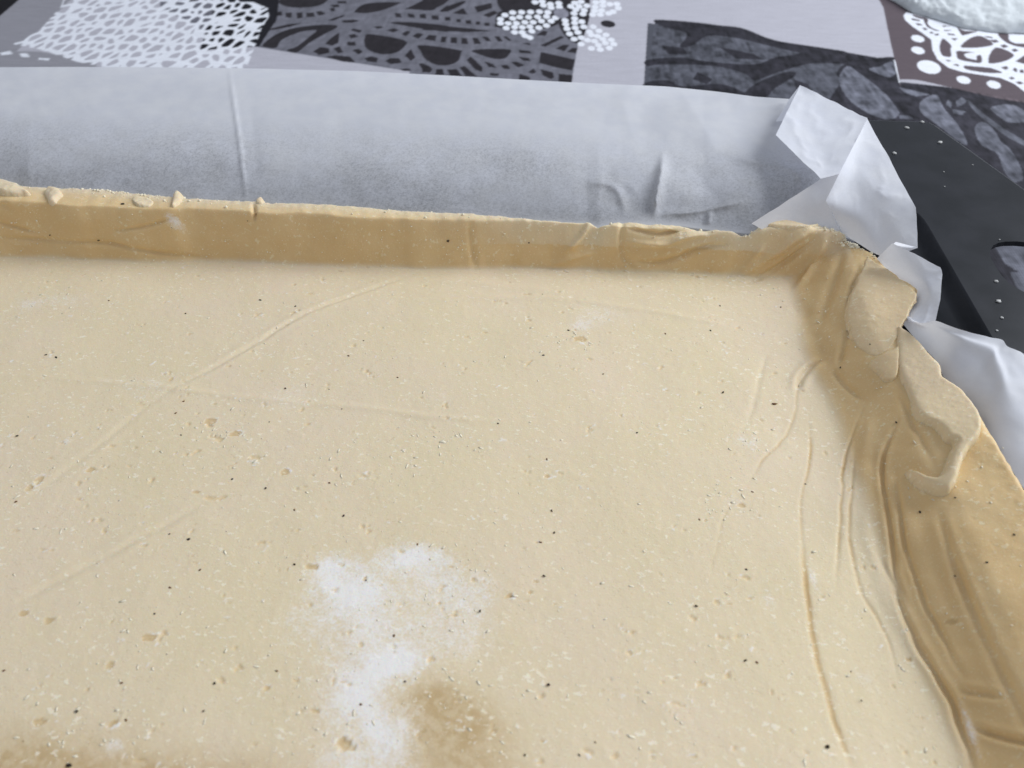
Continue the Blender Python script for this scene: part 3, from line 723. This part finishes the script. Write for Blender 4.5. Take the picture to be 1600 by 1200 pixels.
# ================================================================== BAKING TRAY
def rrect(x0, x1, y0, y1, r, n=12, front=None):
    pts = []
    for (cx, cy, a0) in ((x1 - r, y1 - r, 0), (x0 + r, y1 - r, 90), (x0 + r, y0 + r, 180), (x1 - r, y0 + r, 270)):
        for k in range(n + 1):
            a = math.radians(a0 + 90 * k / n)
            pts.append((cx + r * math.cos(a), cy + r * math.sin(a)))
    return pts
def build_tray():
    root = empty('baking_tray', (0, .1, TABLE_Z), 'black enamelled baking tray with wide flat rim holding the dough', 'baking tray')
    X0, X1, Y0, Y1 = -.44, .222, -.235, .3755
    X1, Y1 = .2225, .379
    ro = lambda ins, r, z: [(p[0], p[1], z) for p in rrect(X0 + ins, X1 - ins, Y0 + ins, Y1 - ins, r)]
    def edge_ring(ins, z):
        """outer edge: the corners are cut off at a slant"""
        c = [(.1845, Y1), (.1880, .3782), (.1905, .3735), (.2095, .3160), (.2200, .2830), (.2225, .2700), (.2225, .10)]
        left = [(X0 + X1 - a, b) for (a, b) in c]
        up = c[::-1] + left                       # right side up, over the top, left side down
        ym = (Y0 + Y1) / 2
        low = [(X0 + X1 - a, Y0 + Y1 - b) for (a, b) in up]
        out = []
        P = up + low; n = len(P); cx = (X0 + X1) / 2
        for i in range(n):
            a, b, d = np.array(P[i - 1]), np.array(P[i]), np.array(P[(i + 1) % n])
            t = d - a; t /= np.linalg.norm(t); nrm = np.array([-t[1], t[0]])
            if nrm @ (np.array([cx, ym]) - b) < 0: nrm = -nrm
            q = b + nrm * ins; out.append((q[0], q[1], z))
        return out
    RZ = .0205
    # rim: flat flange with slots, rolled edge
    bm = bmesh.new()
    outer = [bm.verts.new(p) for p in edge_ring(.0025, RZ)]
    inner = [bm.verts.new(p) for p in ro(.066, .030, RZ)]
    edges = []
    def loop(vs):
        for i in range(len(vs)): edges.append(bm.edges.new((vs[i], vs[(i + 1) % len(vs)])))
    loop(outer); loop(inner)
    holes = []
    hc = un(1618.0, 420.0, RZ)
    for (hx, hy) in ((hc[0], hc[1]), (hc[0], hc[1] - .33), (X0 + .030, hc[1]), (X0 + .030, hc[1] - .33)):
        hv = []
        for k in range(28):
            a = 2 * math.pi * k / 28
            hv.append(bm.verts.new((hx + .0150 * math.copysign(abs(math.cos(a)) ** .8, math.cos(a)), hy + .0185 * math.copysign(abs(math.sin(a)) ** .8, math.sin(a)), RZ)))
        loop(hv); holes.append(hv)
    bmesh.ops.triangle_fill(bm, use_beauty=True, use_dissolve=False, edges=edges, normal=(0, 0, 1))
    # drop faces that fill the slots or the well
    kill = []
    hpol = [[(v.co.x, v.co.y) for v in hv] for hv in holes]; ipol = [(v.co.x, v.co.y) for v in inner]
    for f in bm.faces:
        c = f.calc_center_median(); ax = np.array([c.x]); ay = np.array([c.y])
        if pip(ax, ay, ipol)[0] or any(pip(ax, ay, h)[0] for h in hpol): kill.append(f)
    bmesh.ops.delete(bm, geom=kill, context='FACES_ONLY')
    def strip(a, b):
        for i in range(len(a)):
            k = (i + 1) % len(a); bm.faces.new((a[i], a[k], b[k], b[i]))
    prev = outer
    for (ins, z) in ((.0010, RZ - .0006), (.0002, RZ - .0018), (.0, RZ - .0035), (.0006, RZ - .006)):
        cur = [bm.verts.new(p) for p in edge_ring(ins, z)]; strip(prev, cur); prev = cur
    for hv in holes:
        lo = [bm.verts.new((v.co.x, v.co.y, v.co.z - .0022)) for v in hv]
        strip(hv, lo)
    bmesh.ops.recalc_face_normals(bm, faces=bm.faces)
    me = bpy.data.meshes.new('rim'); bm.to_mesh(me); bm.free()
    ob = link('rim', me, M_TRAY, root)
    # well: step, ledge, wall, bottom
    rings = [(.066, .030, RZ), (.0665, .030, RZ - .0002), (.0675, .029, RZ - .0012), (.0690, .028, RZ - .0036), (.0702, .027, RZ - .0046), (.0720, .027, RZ - .0050), (.0800, .026, RZ - .0056), (.0812, .025, RZ - .0066), (.0830, .024, RZ - .0090), (.100, .020, -.0020), (.106, .020, -.0058), (.112, .020, -.0070)]
    V = []; F = []
    for (ins, r, z) in rings: V += ro(ins, r, z)
    n = len(V) // len(rings)
    for k in range(len(rings) - 1):
        for i in range(n):
            j = (i + 1) % n
            F.append((k * n + i, k * n + j, (k + 1) * n + j, (k + 1) * n + i))
    F.append(tuple((len(rings) - 1) * n + i for i in range(n)))
    me = mesh_from('well', V, F)
    link('well', me, M_TRAY, root)
    return RZ
RZ = build_tray()

# ================================================================== BAKING PAPER
def build_paper():
    root = empty('baking_paper', (0, .3, RZ), 'crumpled white baking paper lining the tray and folded up at the corner', 'baking paper')
    # ---- back sheet over the far rim; rows from the dough edge to the free edge
    U = np.linspace(-340, 1335, 540)
    top = np.interp(U, [-340, 0, 120, 250, 400, 560, 700, 900, 1040, 1120, 1180, 1240, 1262, 1335], [106, 105, 104.5, 105, 107, 111, 118, 129, 135, 143, 151, 155, 168, 225])
    bot = np.interp(U, [p[0] for p in OUT_PX], [p[1] for p in OUT_PX]) + 15
    NV = 110
    S = np.linspace(0, 1, NV)
    PX, SS = np.meshgrid(U, S)
    PY = bot[None, :] + (top - bot)[None, :] * SS
    lipz = np.interp(un(U, bot, .023)[:, 0], LIPZ[:, 0], LIPZ[:, 1])
    zz = (lipz[None, :] - .0030) + .0140 * np.sin(np.clip(SS / .78, 0, 1) * math.pi * .5) ** 1.15
    zz += .0011 * fbm(PX, PY * 2.5, 260, 2, 81) * sstep(.05, .4, SS) + .00022 * fbm(PX, PY * 1.6, 45, 3, 82)
    zz += .0015 * fbm(PX, PY * 2, 120, 2, 83) * sstep(800, 1000, PX) * sstep(.05, .3, SS)
    zz += .0025 * sstep(1170, 1245, PX) * sstep(.75, 1, SS) - .006 * sstep(1255, 1330, PX)
    def ridge(pts, w, h, skew=0):
        a = smooth_pl(pts, 6)
        d, t = pldist(PX, PY, a)
        f = np.minimum(1, 3.5 * np.minimum(t + .03, 1.03 - t))
        return .6 * h * f * np.exp(-np.abs(d / w) ** 1.3)
    zz += ridge([(357,100),(364,150),(374,220),(381,280),(386,318)], 2.6, .0011)
    zz += ridge([(392,150),(396,220),(402,290)], 14, -.0004)
    zz += ridge([(1036,240),(1033,270),(1026,305),(1022,340)], 6, .0042)
    zz += ridge([(975,338),(973,318),(966,300),(950,288),(915,285)], 8, .0020)
    zz += ridge([(1000,310),(985,290),(955,275)], 14, .0012)
    zz += ridge([(1030,335),(1080,332),(1130,322),(1170,312)], 6, .0024)
    zz += ridge([(1075,250),(1110,300),(1140,330)], 25, -.0012)
    zz += ridge([(1150,248),(1190,255),(1232,262),(1250,276),(1250,300)], 9, .0030)
    zz += ridge([(1060,140),(1095,190),(1120,240)], 22, .0012)
    zz += ridge([(965,135),(985,200),(1005,240)], 25, .0010)
    zz += ridge([(1110,330),(1108,342),(1106,352)], 4, .0015)
    P = un(PX.ravel(), PY.ravel(), zz.ravel())
    # tuck: two rows down behind the dough
    rows = [P.reshape(NV, len(U), 3)]
    b0 = rows[0][0].copy(); t1 = b0 + np.array([0, -.0006, -.004]); t2 = b0 + np.array([0, -.0045, -.0125])
    G = np.concatenate([t2[None], t1[None], rows[0]], 0)
    me = mesh_from('back_sheet', G.reshape(-1, 3), grid_faces(len(U), NV + 2))
    greasy = sstep(.0, .06, SS) * sstep(.71, .42, SS) * (.55 + .30 * fbm(PX, PY * 2, 160, 3, 85)) 
    greasy = np.clip(greasy, 0.03, 1)
    greasy = np.concatenate([greasy[:1], greasy[:1], greasy], 0).ravel()
    at_ = me.attributes.new('thin', 'FLOAT', 'POINT'); at_.data.foreach_set('value', greasy.astype(np.float32))
    cont = .27 * sstep(.50, .04, SS) * np.clip(.95 + .35 * fbm(PX, PY * 2.5, 150, 3, 87), 0, 2)
    cont = np.concatenate([cont[:1], cont[:1], cont], 0).ravel()
    at_ = me.attributes.new('contact', 'FLOAT', 'POINT'); at_.data.foreach_set('value', cont.astype(np.float32))
    link('back_sheet', me, M_PAPER, root)
    # ---- folded facets
    def facets(name, pts, tris, cuts=7, noise=.0004, seed=0, thick=None):
        bm = bmesh.new()
        vs = [bm.verts.new(tuple(un(float(a), float(b), c))) for (a, b, c) in pts]
        for t in tris: bm.faces.new([vs[i] for i in t])
        for e in bm.edges: e.smooth = False
        bmesh.ops.triangulate(bm, faces=bm.faces)
        sharp = {}
        bmesh.ops.subdivide_edges(bm, edges=bm.edges, cuts=cuts, use_grid_fill=True)
        bmesh.ops.triangulate(bm, faces=bm.faces)
        soft = [v for v in bm.verts if not v.is_boundary]
        for _ in range(30): bmesh.ops.smooth_vert(bm, verts=soft, factor=.5, use_axis_x=True, use_axis_y=True, use_axis_z=True)
        bm.verts.ensure_lookup_table()
        co = np.array([v.co[:] for v in bm.verts])
        dz = noise * fbm(co[:, 0], co[:, 1], .012, 3, 90 + seed) + noise * 1.2 * fbm(co[:, 0], co[:, 1], .03, 2, 95 + seed)
        rid = 1 - np.abs(fbm(co[:, 0] + .003 * fbm(co[:, 0], co[:, 1], .01, 2, 7), co[:, 1], .016, 2, 130 + seed)) * 2
        rid2 = 1 - np.abs(fbm(co[:, 0], co[:, 1], .007, 2, 140 + seed)) * 2
        dz += noise * (1.6 * np.clip(rid, 0, 1) ** 3 + .5 * np.clip(rid2, 0, 1) ** 3)
        for v, d in zip(bm.verts, dz): v.co.z += d
        for f in bm.faces: f.smooth = True
        me = bpy.data.meshes.new(name)
        bm.to_mesh(me); bm.free()
        # keep the folds crisp, the faces between them soft
        me.set_sharp_from_angle(angle=math.radians(30))
        at_ = me.attributes.new('thin', 'FLOAT', 'POINT'); at_.data.foreach_set('value', np.full(len(me.vertices), .6, np.float32))
        return link(name, me, M_FOLD, root)
    # top flap of the corner fold
    A = (1250,134,.0425); C = (1355,186,.0450); Fp = (1212,211,.0395); G_ = (1282,280,.0390); L = (1311,272,.0405); Mm = (1290,315,.0310); K = (1174,350,.0243)
    D = (1431,324,.0345); E_ = (1434,387,.0260); E2 = (1420,392,.0245)
    facets('corner_flap', [A, C, L, G_, Fp, (1283,235,.0392)],
           [(0, 1, 5), (1, 2, 5), (2, 3, 5), (3, 4, 5), (4, 0, 5)], 18, .00028, 1)
    facets('corner_panel', [C, D, E_, E2, (1382,405,.0190), (1318,366,.0190), Mm, L, (1335,270,.0372), (1375,318,.0325), (1340,335,.0285)],
           [(0, 1, 8), (1, 9, 8), (1, 2, 9), (2, 3, 9), (3, 4, 9), (4, 5, 10), (4, 10, 9), (9, 10, 8), (10, 6, 8), (5, 6, 10), (6, 7, 8), (7, 0, 8)], 14, .0003, 2)
    facets('corner_pleat', [K, (1282,281,.0370), L, Mm, (1312,362,.0195), (1245,358,.0195), (1196,362,.0195), (1240,325,.0270)],
           [(0, 1, 7), (1, 2, 3), (1, 3, 7), (3, 4, 7), (4, 5, 7), (5, 6, 7), (6, 0, 7)], 14, .0003, 3)
    facets('corner_tuck', [A, (1233,156,.0362), (1212,190,.0345), (1246,185,.0360)], [(0, 1, 3), (1, 2, 3)], 5, .0002, 4)
    # ---- small fold on the right, under the dough rim
    facets('side_fold', [(1370,404,.0225), (1394,380,.0300), (1469,419,.0300), (1472,430,.0290), (1469,469,.0275), (1461,504,.0262), (1440,508,.0235), (1412,500,.0195), (1432,460,.0200), (1400,436,.0195), (1448,440,.0262), (1452,478,.0248)],
           [(0, 1, 10), (1, 2, 10), (2, 3, 10), (3, 4, 10), (4, 11, 10), (4, 5, 11), (5, 6, 11), (6, 7, 11), (7, 8, 11), (8, 10, 11), (8, 9, 10), (9, 0, 10)], 12, .0003, 5)
    facets('fold_underside', [(1434,387,.0262), (1420,392,.0247), (1396,381,.0290), (1400,378,.0265)], [(0, 1, 2), (0, 2, 3)], 3, .0001, 6)
    # ---- right sheet over the side rim
    topc = smooth_pl([(1414,496,.0205),(1440,506,.0262),(1461,503,.0276),(1506,516,.0286),(1545,525,.0285),(1566,530,.0284),(1574,540,.0282),(1588,547,.028),(1600,553,.0275),(1640,580,.026),(1700,640,.025),(1780,730,.0245),(1860,860,.0245)], 10)
    botc = smooth_pl([(1406,500,.0165),(1424,522,.0165),(1442,542,.0165),(1464,566,.0170),(1476,592,.0170),(1500,612,.0175),(1510,622,.0175),(1526,645,.0175),(1542,672,.018),(1570,718,.018),(1596,758,.018),(1650,845,.018),(1700,960,.018)], 10)
    n = min(len(topc), len(botc)); R = 40
    T3 = un(topc[:n, 0], topc[:n, 1], topc[:n, 2]); B3 = un(botc[:n, 0], botc[:n, 1], botc[:n, 2])
    rows = []
    for j in range(R):
        s = j / (R - 1)
        p = B3 + (T3 - B3) * s
        p[:, 2] += .00045 * fbm(p[:, 0], p[:, 1], .009, 3, 98) * min(1, s * 4)
        p[:, 2] += .0045 * math.sin(min(1, s * 1.6) * math.pi * .5) * (1 - s) + .0012 * fbm(p[:, 0], p[:, 1], .02, 3, 99) * min(1, s * 4) * (1 - .5 * s)
        p[:, 2] += .0020 * np.exp(-((s - .42 - .25 * np.sin(np.arange(n) / 25.)) / .13) ** 2) * np.exp(-((np.arange(n) - 55) / 26.) ** 2)
        rows.append(p)
    me = mesh_from('side_sheet', np.concatenate(rows), grid_faces(n, R))
    at_ = me.attributes.new('thin', 'FLOAT', 'POINT'); at_.data.foreach_set('value', np.full(len(me.vertices), .30, np.float32))
    link('side_sheet', me, M_FOLD, root)
    # lining under the dough
    V = [(-.34, -.14, -.0055), (.104, -.14, -.0055), (.104, .262, -.0055), (-.34, .262, -.0055)]
    me = mesh_from('lining', V, [(0, 1, 2, 3)]); link('lining', me, M_PAPER, root)
build_paper()

# ================================================================== DOUGH
DR = empty('pastry_dough', (0, .15, -.005), 'raw yellow shortcrust pastry dough pressed into the baking tray with raised edges', 'dough')
ZF = build_dough(DR)

def pillow(name, px, base_lift, thick, edge, seed, flour=.0, thick_fn=None, mat=M_DOUGH, sp=.00035, bare=.9, smooth=4, rough=.00025, ragged=.0002):
    """a soft torn piece of dough lying on the sheet; outline given by its place in the photo"""
    a = smooth_pl(px + [px[0]], smooth)[:-1] if smooth else np.array(px, float)
    P = hit(a[:, 0], a[:, 1], zbase, base_lift + thick * .5)
    pol = P[:, :2]
    x0, y0 = pol.min(0) - .001; x1, y1 = pol.max(0) + .001
    xs = np.arange(x0, x1, sp); ys = np.arange(y0, y1, sp)
    X, Y = np.meshgrid(xs, ys); x = X.ravel(); y = Y.ravel()
    d, _ = pldist(x, y, pol, True); ins = pip(x, y, pol)
    sd = np.where(ins, d, -d)
    sd = sd + ragged * fbm(x, y, .003, 3, seed)
    e = np.clip(1 - np.clip(sd, 0, 1) / edge, 0, 1)
    top = np.sqrt(np.clip(1 - e ** 2.2, 0, 1))
    zb = zbase(x, y)
    tk = thick if thick_fn is None else thick * thick_fn(x, y)
    z = zb + base_lift * top ** .5 + tk * top + rough * fbm(x, y, .005, 3, seed + 1) * (.2 + top) * 1.0 + .00008 * fbm(x, y, .0015, 2, seed + 2)
    z = np.where(sd < 0, zb - .0008, z)
    F = grid_faces(len(xs), len(ys))
    keep = (sd[F] > -sp * 1.5).all(1); F = F[keep]
    used = np.zeros(len(x), bool); used[F.ravel()] = True
    rm = np.cumsum(used) - 1
    me = mesh_from(name, np.stack([x, y, z], 1)[used], rm[F])
    m = np.zeros((used.sum(), 3)); m[:, 0] = flour; m[:, 1] = bare
    point_color(me, 'mask', m)
    return link(name, me, mat, DR)

pillow('torn_flap', [(1356,402),(1385,418),(1412,440),(1434,458),(1424,480),(1414,500),(1404,520),(1388,545),(1362,556),(1338,540),(1326,512),(1322,478),(1336,445),(1346,420)], .0001, .0007, .0006, 201, .0, bare=.60, rough=.00012, ragged=.0006, thick_fn=lambda x, y: (.25 + .85 * sstep(.130, .118, x)) * (.1 + .9 * sstep(.214, .226, y)))
pillow('curled_strip', [(1405,505),(1428,522),(1452,548),(1470,568),(1476,586),(1500,602),(1520,628),(1532,655),(1530,682),(1514,702),(1502,726),(1494,752),(1482,770),(1466,771),(1440,762),(1424,748),(1416,736),(1428,737),(1448,746),(1462,748),(1472,738),(1482,712),(1490,694),(1478,688),(1462,668),(1440,655),(1430,640),(1422,612),(1410,585),(1404,545)], .0004, .0020, .0017, 211, .0, bare=.45, rough=.00012, thick_fn=lambda x, y: .34 + 1.25 * sstep(.186, .164, y))
pillow('dough_tab', [(1405,540),(1404,575),(1398,590),(1384,594),(1372,584),(1356,572),(1366,560),(1386,550)], .0001, .0007, .0009, 221, .0, bare=.65, rough=.00012)
pillow('lip_lump', [(68,300),(76,292),(90,294),(97,303),(90,310),(84,319),(78,318),(73,310)], .0003, .0016, .0022, 231, .0, bare=.35, rough=.0007)
pillow('lip_lump', [(268,314),(272,302),(280,300),(286,306),(282,315),(276,320),(268,322)], .0003, .0015, .0018, 241, .0, bare=.35, rough=.0007)
pillow('lip_lump', [(-30,284),(0,283),(26,289),(42,296),(44,301),(20,303),(-30,296)], .0006, .0022, .0022, 251, .0, bare=.35, rough=.0007)
pillow('lip_lump', [(205,312),(212,306),(228,308),(240,314),(232,322),(214,320)], .0002, .0009, .0014, 261, .0, bare=.35, rough=.0007)
pillow('lip_lump', [(400,312),(408,309),(412,313),(408,317),(401,317)], .0003, .0010, .0008, 266, .0, bare=.35, rough=.0007)
pillow('lip_smear', [(1190,352),(1215,343),(1240,346),(1262,352),(1280,350),(1262,362),(1240,360),(1218,356)], .0003, .0014, .0012, 271, .15, bare=.5)
pillow('lip_smear', [(1228,372),(1245,366),(1262,360),(1266,364),(1258,372),(1240,378),(1230,384),(1224,382)], .0003, .0013, .0010, 281, .2, bare=.4)

# ---- small solids scattered on the surface, joined by kind
def blobs(name, items, mat, seed, flat=.45, root=DR, zfun=None, n=1):
    """items: (x, y, z, rx, ry, rot) little rounded, uneven bits"""
    bm = bmesh.new(); bmesh.ops.create_icosphere(bm, subdivisions=n, radius=1)
    base = np.array([v.co[:] for v in bm.verts]); fc = np.array([[v.index for v in f.verts] for f in bm.faces]); bm.free()
    r = np.random.default_rng(seed)
    V = []; F = []
    for k, (x, y, z, rx, ry, rot) in enumerate(items):
        b = base * (1 + .28 * (r.random((len(base), 1)) - .5) * 2)
        c, s = math.cos(rot), math.sin(rot)
        px = b[:, 0] * rx; py = b[:, 1] * ry; pz = b[:, 2] * flat * min(rx, ry)
        V.append(np.stack([x + c * px - s * py, y + s * px + c * py, z + pz], 1)); F.append(fc + k * len(base))
    me = mesh_from(name, np.concatenate(V), np.concatenate(F))
    o = link(name, me, mat, root); o['kind'] = 'stuff'
    return o
PXM = .00021      # metres per photo px near the middle of the dough
specks = [(295,843,3.2),(265,835,1.6),(537,806,2.4),(242,960,2.0),(335,1068,3.0),(857,1070,3.2),(1088,947,2.8),(1293,1167,4.0),(633,1065,2.2),(750,955,2.4),(849,557,2.0),(1130,613,2.2),(995,677,2.4),(778,663,2.0),(700,377,3.4),(827,379,2.4),(192,319,3.0),(270,358,2.2),(155,376,2.6),(80,371,1.6),(152,390,1.6),(387,346,1.6),(290,490,1.6),(407,470,2.2),(462,480,1.6),(72,555,1.8),(88,559,2.4),(1400,660,2.6),(1437,801,2.8),(1490,633,2.8),(1313,575,2.2),(862,798,2.4),(866,832,2.2),(888,517,2.2),(1110,517,1.8),(120,1112,3.2),(108,1196,4.0),(318,1111,1.8),(446,607,2.2),(421,660,1.4),(363,749,2.2),(415,763,2.6),(27,681,2.2),(283,680,1.6),(572,907,2.0),(460,882,2.2),(850,900,2.2),(820,1180,2.2),(1166,890,2.2),(1165,1032,2.4),(1492,900,1.6),(1584,836,2.4),(1360,538,2.0),(1220,480,1.6),(1125,478,1.6),(905,1180,2.0),(1346,1095,1.6),(1541,880,2.0),(930,1160,1.4),(1258,757,1.4)]
it = []
pp = np.array(specks); HP = hit(pp[:, 0], pp[:, 1])
for (a, b, r_), p in zip(specks, HP):
    dist = np.linalg.norm(p - np.array([0, 0, CAM_H])); m = dist / FPX * .85
    it.append((p[0], p[1], max(float(ZF(p[0], p[1])), p[2]) + .0001, r_ * m * random.uniform(.9, 1.5), r_ * m * .8, random.uniform(0, 3.1)))
for k in range(18):
    a, b = random.uniform(0, 1560), random.uniform(440, 1195)
    p = hit(np.array([a]), np.array([b]))[0]
    if p[0] > .125: continue
    m = np.linalg.norm(p - np.array([0, 0, CAM_H])) / FPX
    r_ = random.uniform(.4, 1.1)
    it.append((p[0], p[1], float(ZF(p[0], p[1])) + .00005, r_ * m * 1.3, r_ * m, random.uniform(0, 3.1)))
blobs('spice_specks', it, M_SPECK, 3)
it = []
p = hit(np.array([1210., 583.]), np.array([631., 540.]))
it = [(p[0][0], p[0][1], float(ZF(p[0][0], p[0][1])) + .0002, .0011, .0004, .1)]
for k in range(24):
    a, b = random.uniform(0, 1300), random.uniform(460, 1195)
    q = hit(np.array([a]), np.array([b]))[0]
    it.append((q[0], q[1], float(ZF(q[0], q[1])) + .00005, .0005, .0003, random.uniform(0, 3.1)))
blobs('brown_specks', it, mat_simple('brown_speck', (0.16, 0.075, 0.03), .6), 4)

# pale flakes of dry dough and flour grains
it = []
cl = [(330,660,40),(370,690,30),(580,725,70),(100,470,50),(90,740,80),(600,880,110),(620,1060,110),(700,900,90),(1170,690,40),(240,1000,70),(480,1110,80),(900,530,25),(1145,785,20),(640,690,40),(720,690,30),(130,1100,100)]
for k in range(900):
    if random.random() < .42:
        c = random.choice(cl); a = random.gauss(c[0], c[2]); b = random.gauss(c[1], c[2] * .5)
    else:
        a, b = random.uniform(-20, 1600), random.uniform(436, 1215)
    if not (-40 < a < 1640 and 436 < b < 1230): continue
    it.append((a, b))
it = np.array(it); HP = hit(it[:, 0], it[:, 1]); items = []
for p in HP:
    s = .00018 + .00042 * random.random() ** 2.2
    items.append((p[0], p[1], float(ZF(p[0], p[1])) + .04 * s, s * random.uniform(.8, 2.2), s * .75, random.uniform(0, 3.1)))
blobs('pale_flakes', items, M_FLAKE, 5, .22)
# grains on the back wall and corner
it = []
for k in range(380):
    a = random.uniform(0, 1400)
    lo, hi = np.interp(a, [0, 600, 1180, 1400], [320, 340, 370, 420]), np.interp(a, [0, 600, 1180, 1400], [405, 422, 436, 640])
    it.append((a, random.uniform(lo, hi)))
it = np.array(it); HP = hit(it[:, 0], it[:, 1]); items = []
for p in HP:
    s = .00016 + .00030 * random.random() ** 2
    items.append((p[0], p[1] - .0001, max(p[2], 0) + .0001, s * random.uniform(.8, 1.5), s * .8, random.uniform(0, 3.1)))
blobs('wall_grains', items, M_FLAKE, 6, .9)
# crumbs along the cut lip
it = []
lipx = [p[0] for p in OUT_PX]; lipy = [p[1] for p in OUT_PX]
for k in range(330):
    a = random.choice([random.uniform(-20, 1390), random.gauss(200, 60), random.gauss(1330, 40), random.gauss(1290, 60)])
    if a > 1400 or a < -60: continue
    b = np.interp(a, lipx[:33], lipy[:33]) + abs(random.gauss(0, 6)) - 1
    it.append((a, b))
it = np.array(it); P = un(it[:, 0], it[:, 1], .0228); items = []
for p in P:
    s = .00022 + .0006 * random.random() ** 2.5
    zt = float(ZF(np.clip(p[0], -.35, .145), p[1])); zt = zt if zt > .014 else .0185
    items.append((p[0], p[1], max(zt, .0175) + .3 * s, s * random.uniform(.8, 1.5), s, random.uniform(0, 3.1)))
blobs('lip_crumbs', items, M_FLAKE, 8, .85)

# flour bits on the tray rim and paper
tb = [(1417,199,3.2,.0205),(1441,190,2.8,.0205),(1469,222,3.2,.0205),(1398,239,3.4,.0205),(1476,415,3.6,.0135),(1507,392,2.2,.0195),(1494,421,2.2,.016),(1557,439,3.0,.0205),(1560,470,3.8,.0205),(1566,496,2.6,.0205),(1558,516,2.0,.0205),(1475,268,1.0,.0205),(1520,257,1.0,.0205),(1562,374,1.2,.0205),(1476,291,1.0,.0205)]
items = []
for (a, b, r_, z) in tb:
    p = un(float(a), float(b), z + .0003); m = np.linalg.norm(p - np.array([0, 0, CAM_H])) / FPX
    items.append((p[0], p[1], z + .0002, r_ * m * .8, r_ * m * .9, random.uniform(0, 3)))
bt = blobs('flour_crumbs', items, M_FLOURBIT, 9, .5, root=None, n=2)
bt['label'] = 'tiny white flour crumbs sprinkled over the black tray rim'; bt['category'] = 'crumbs'
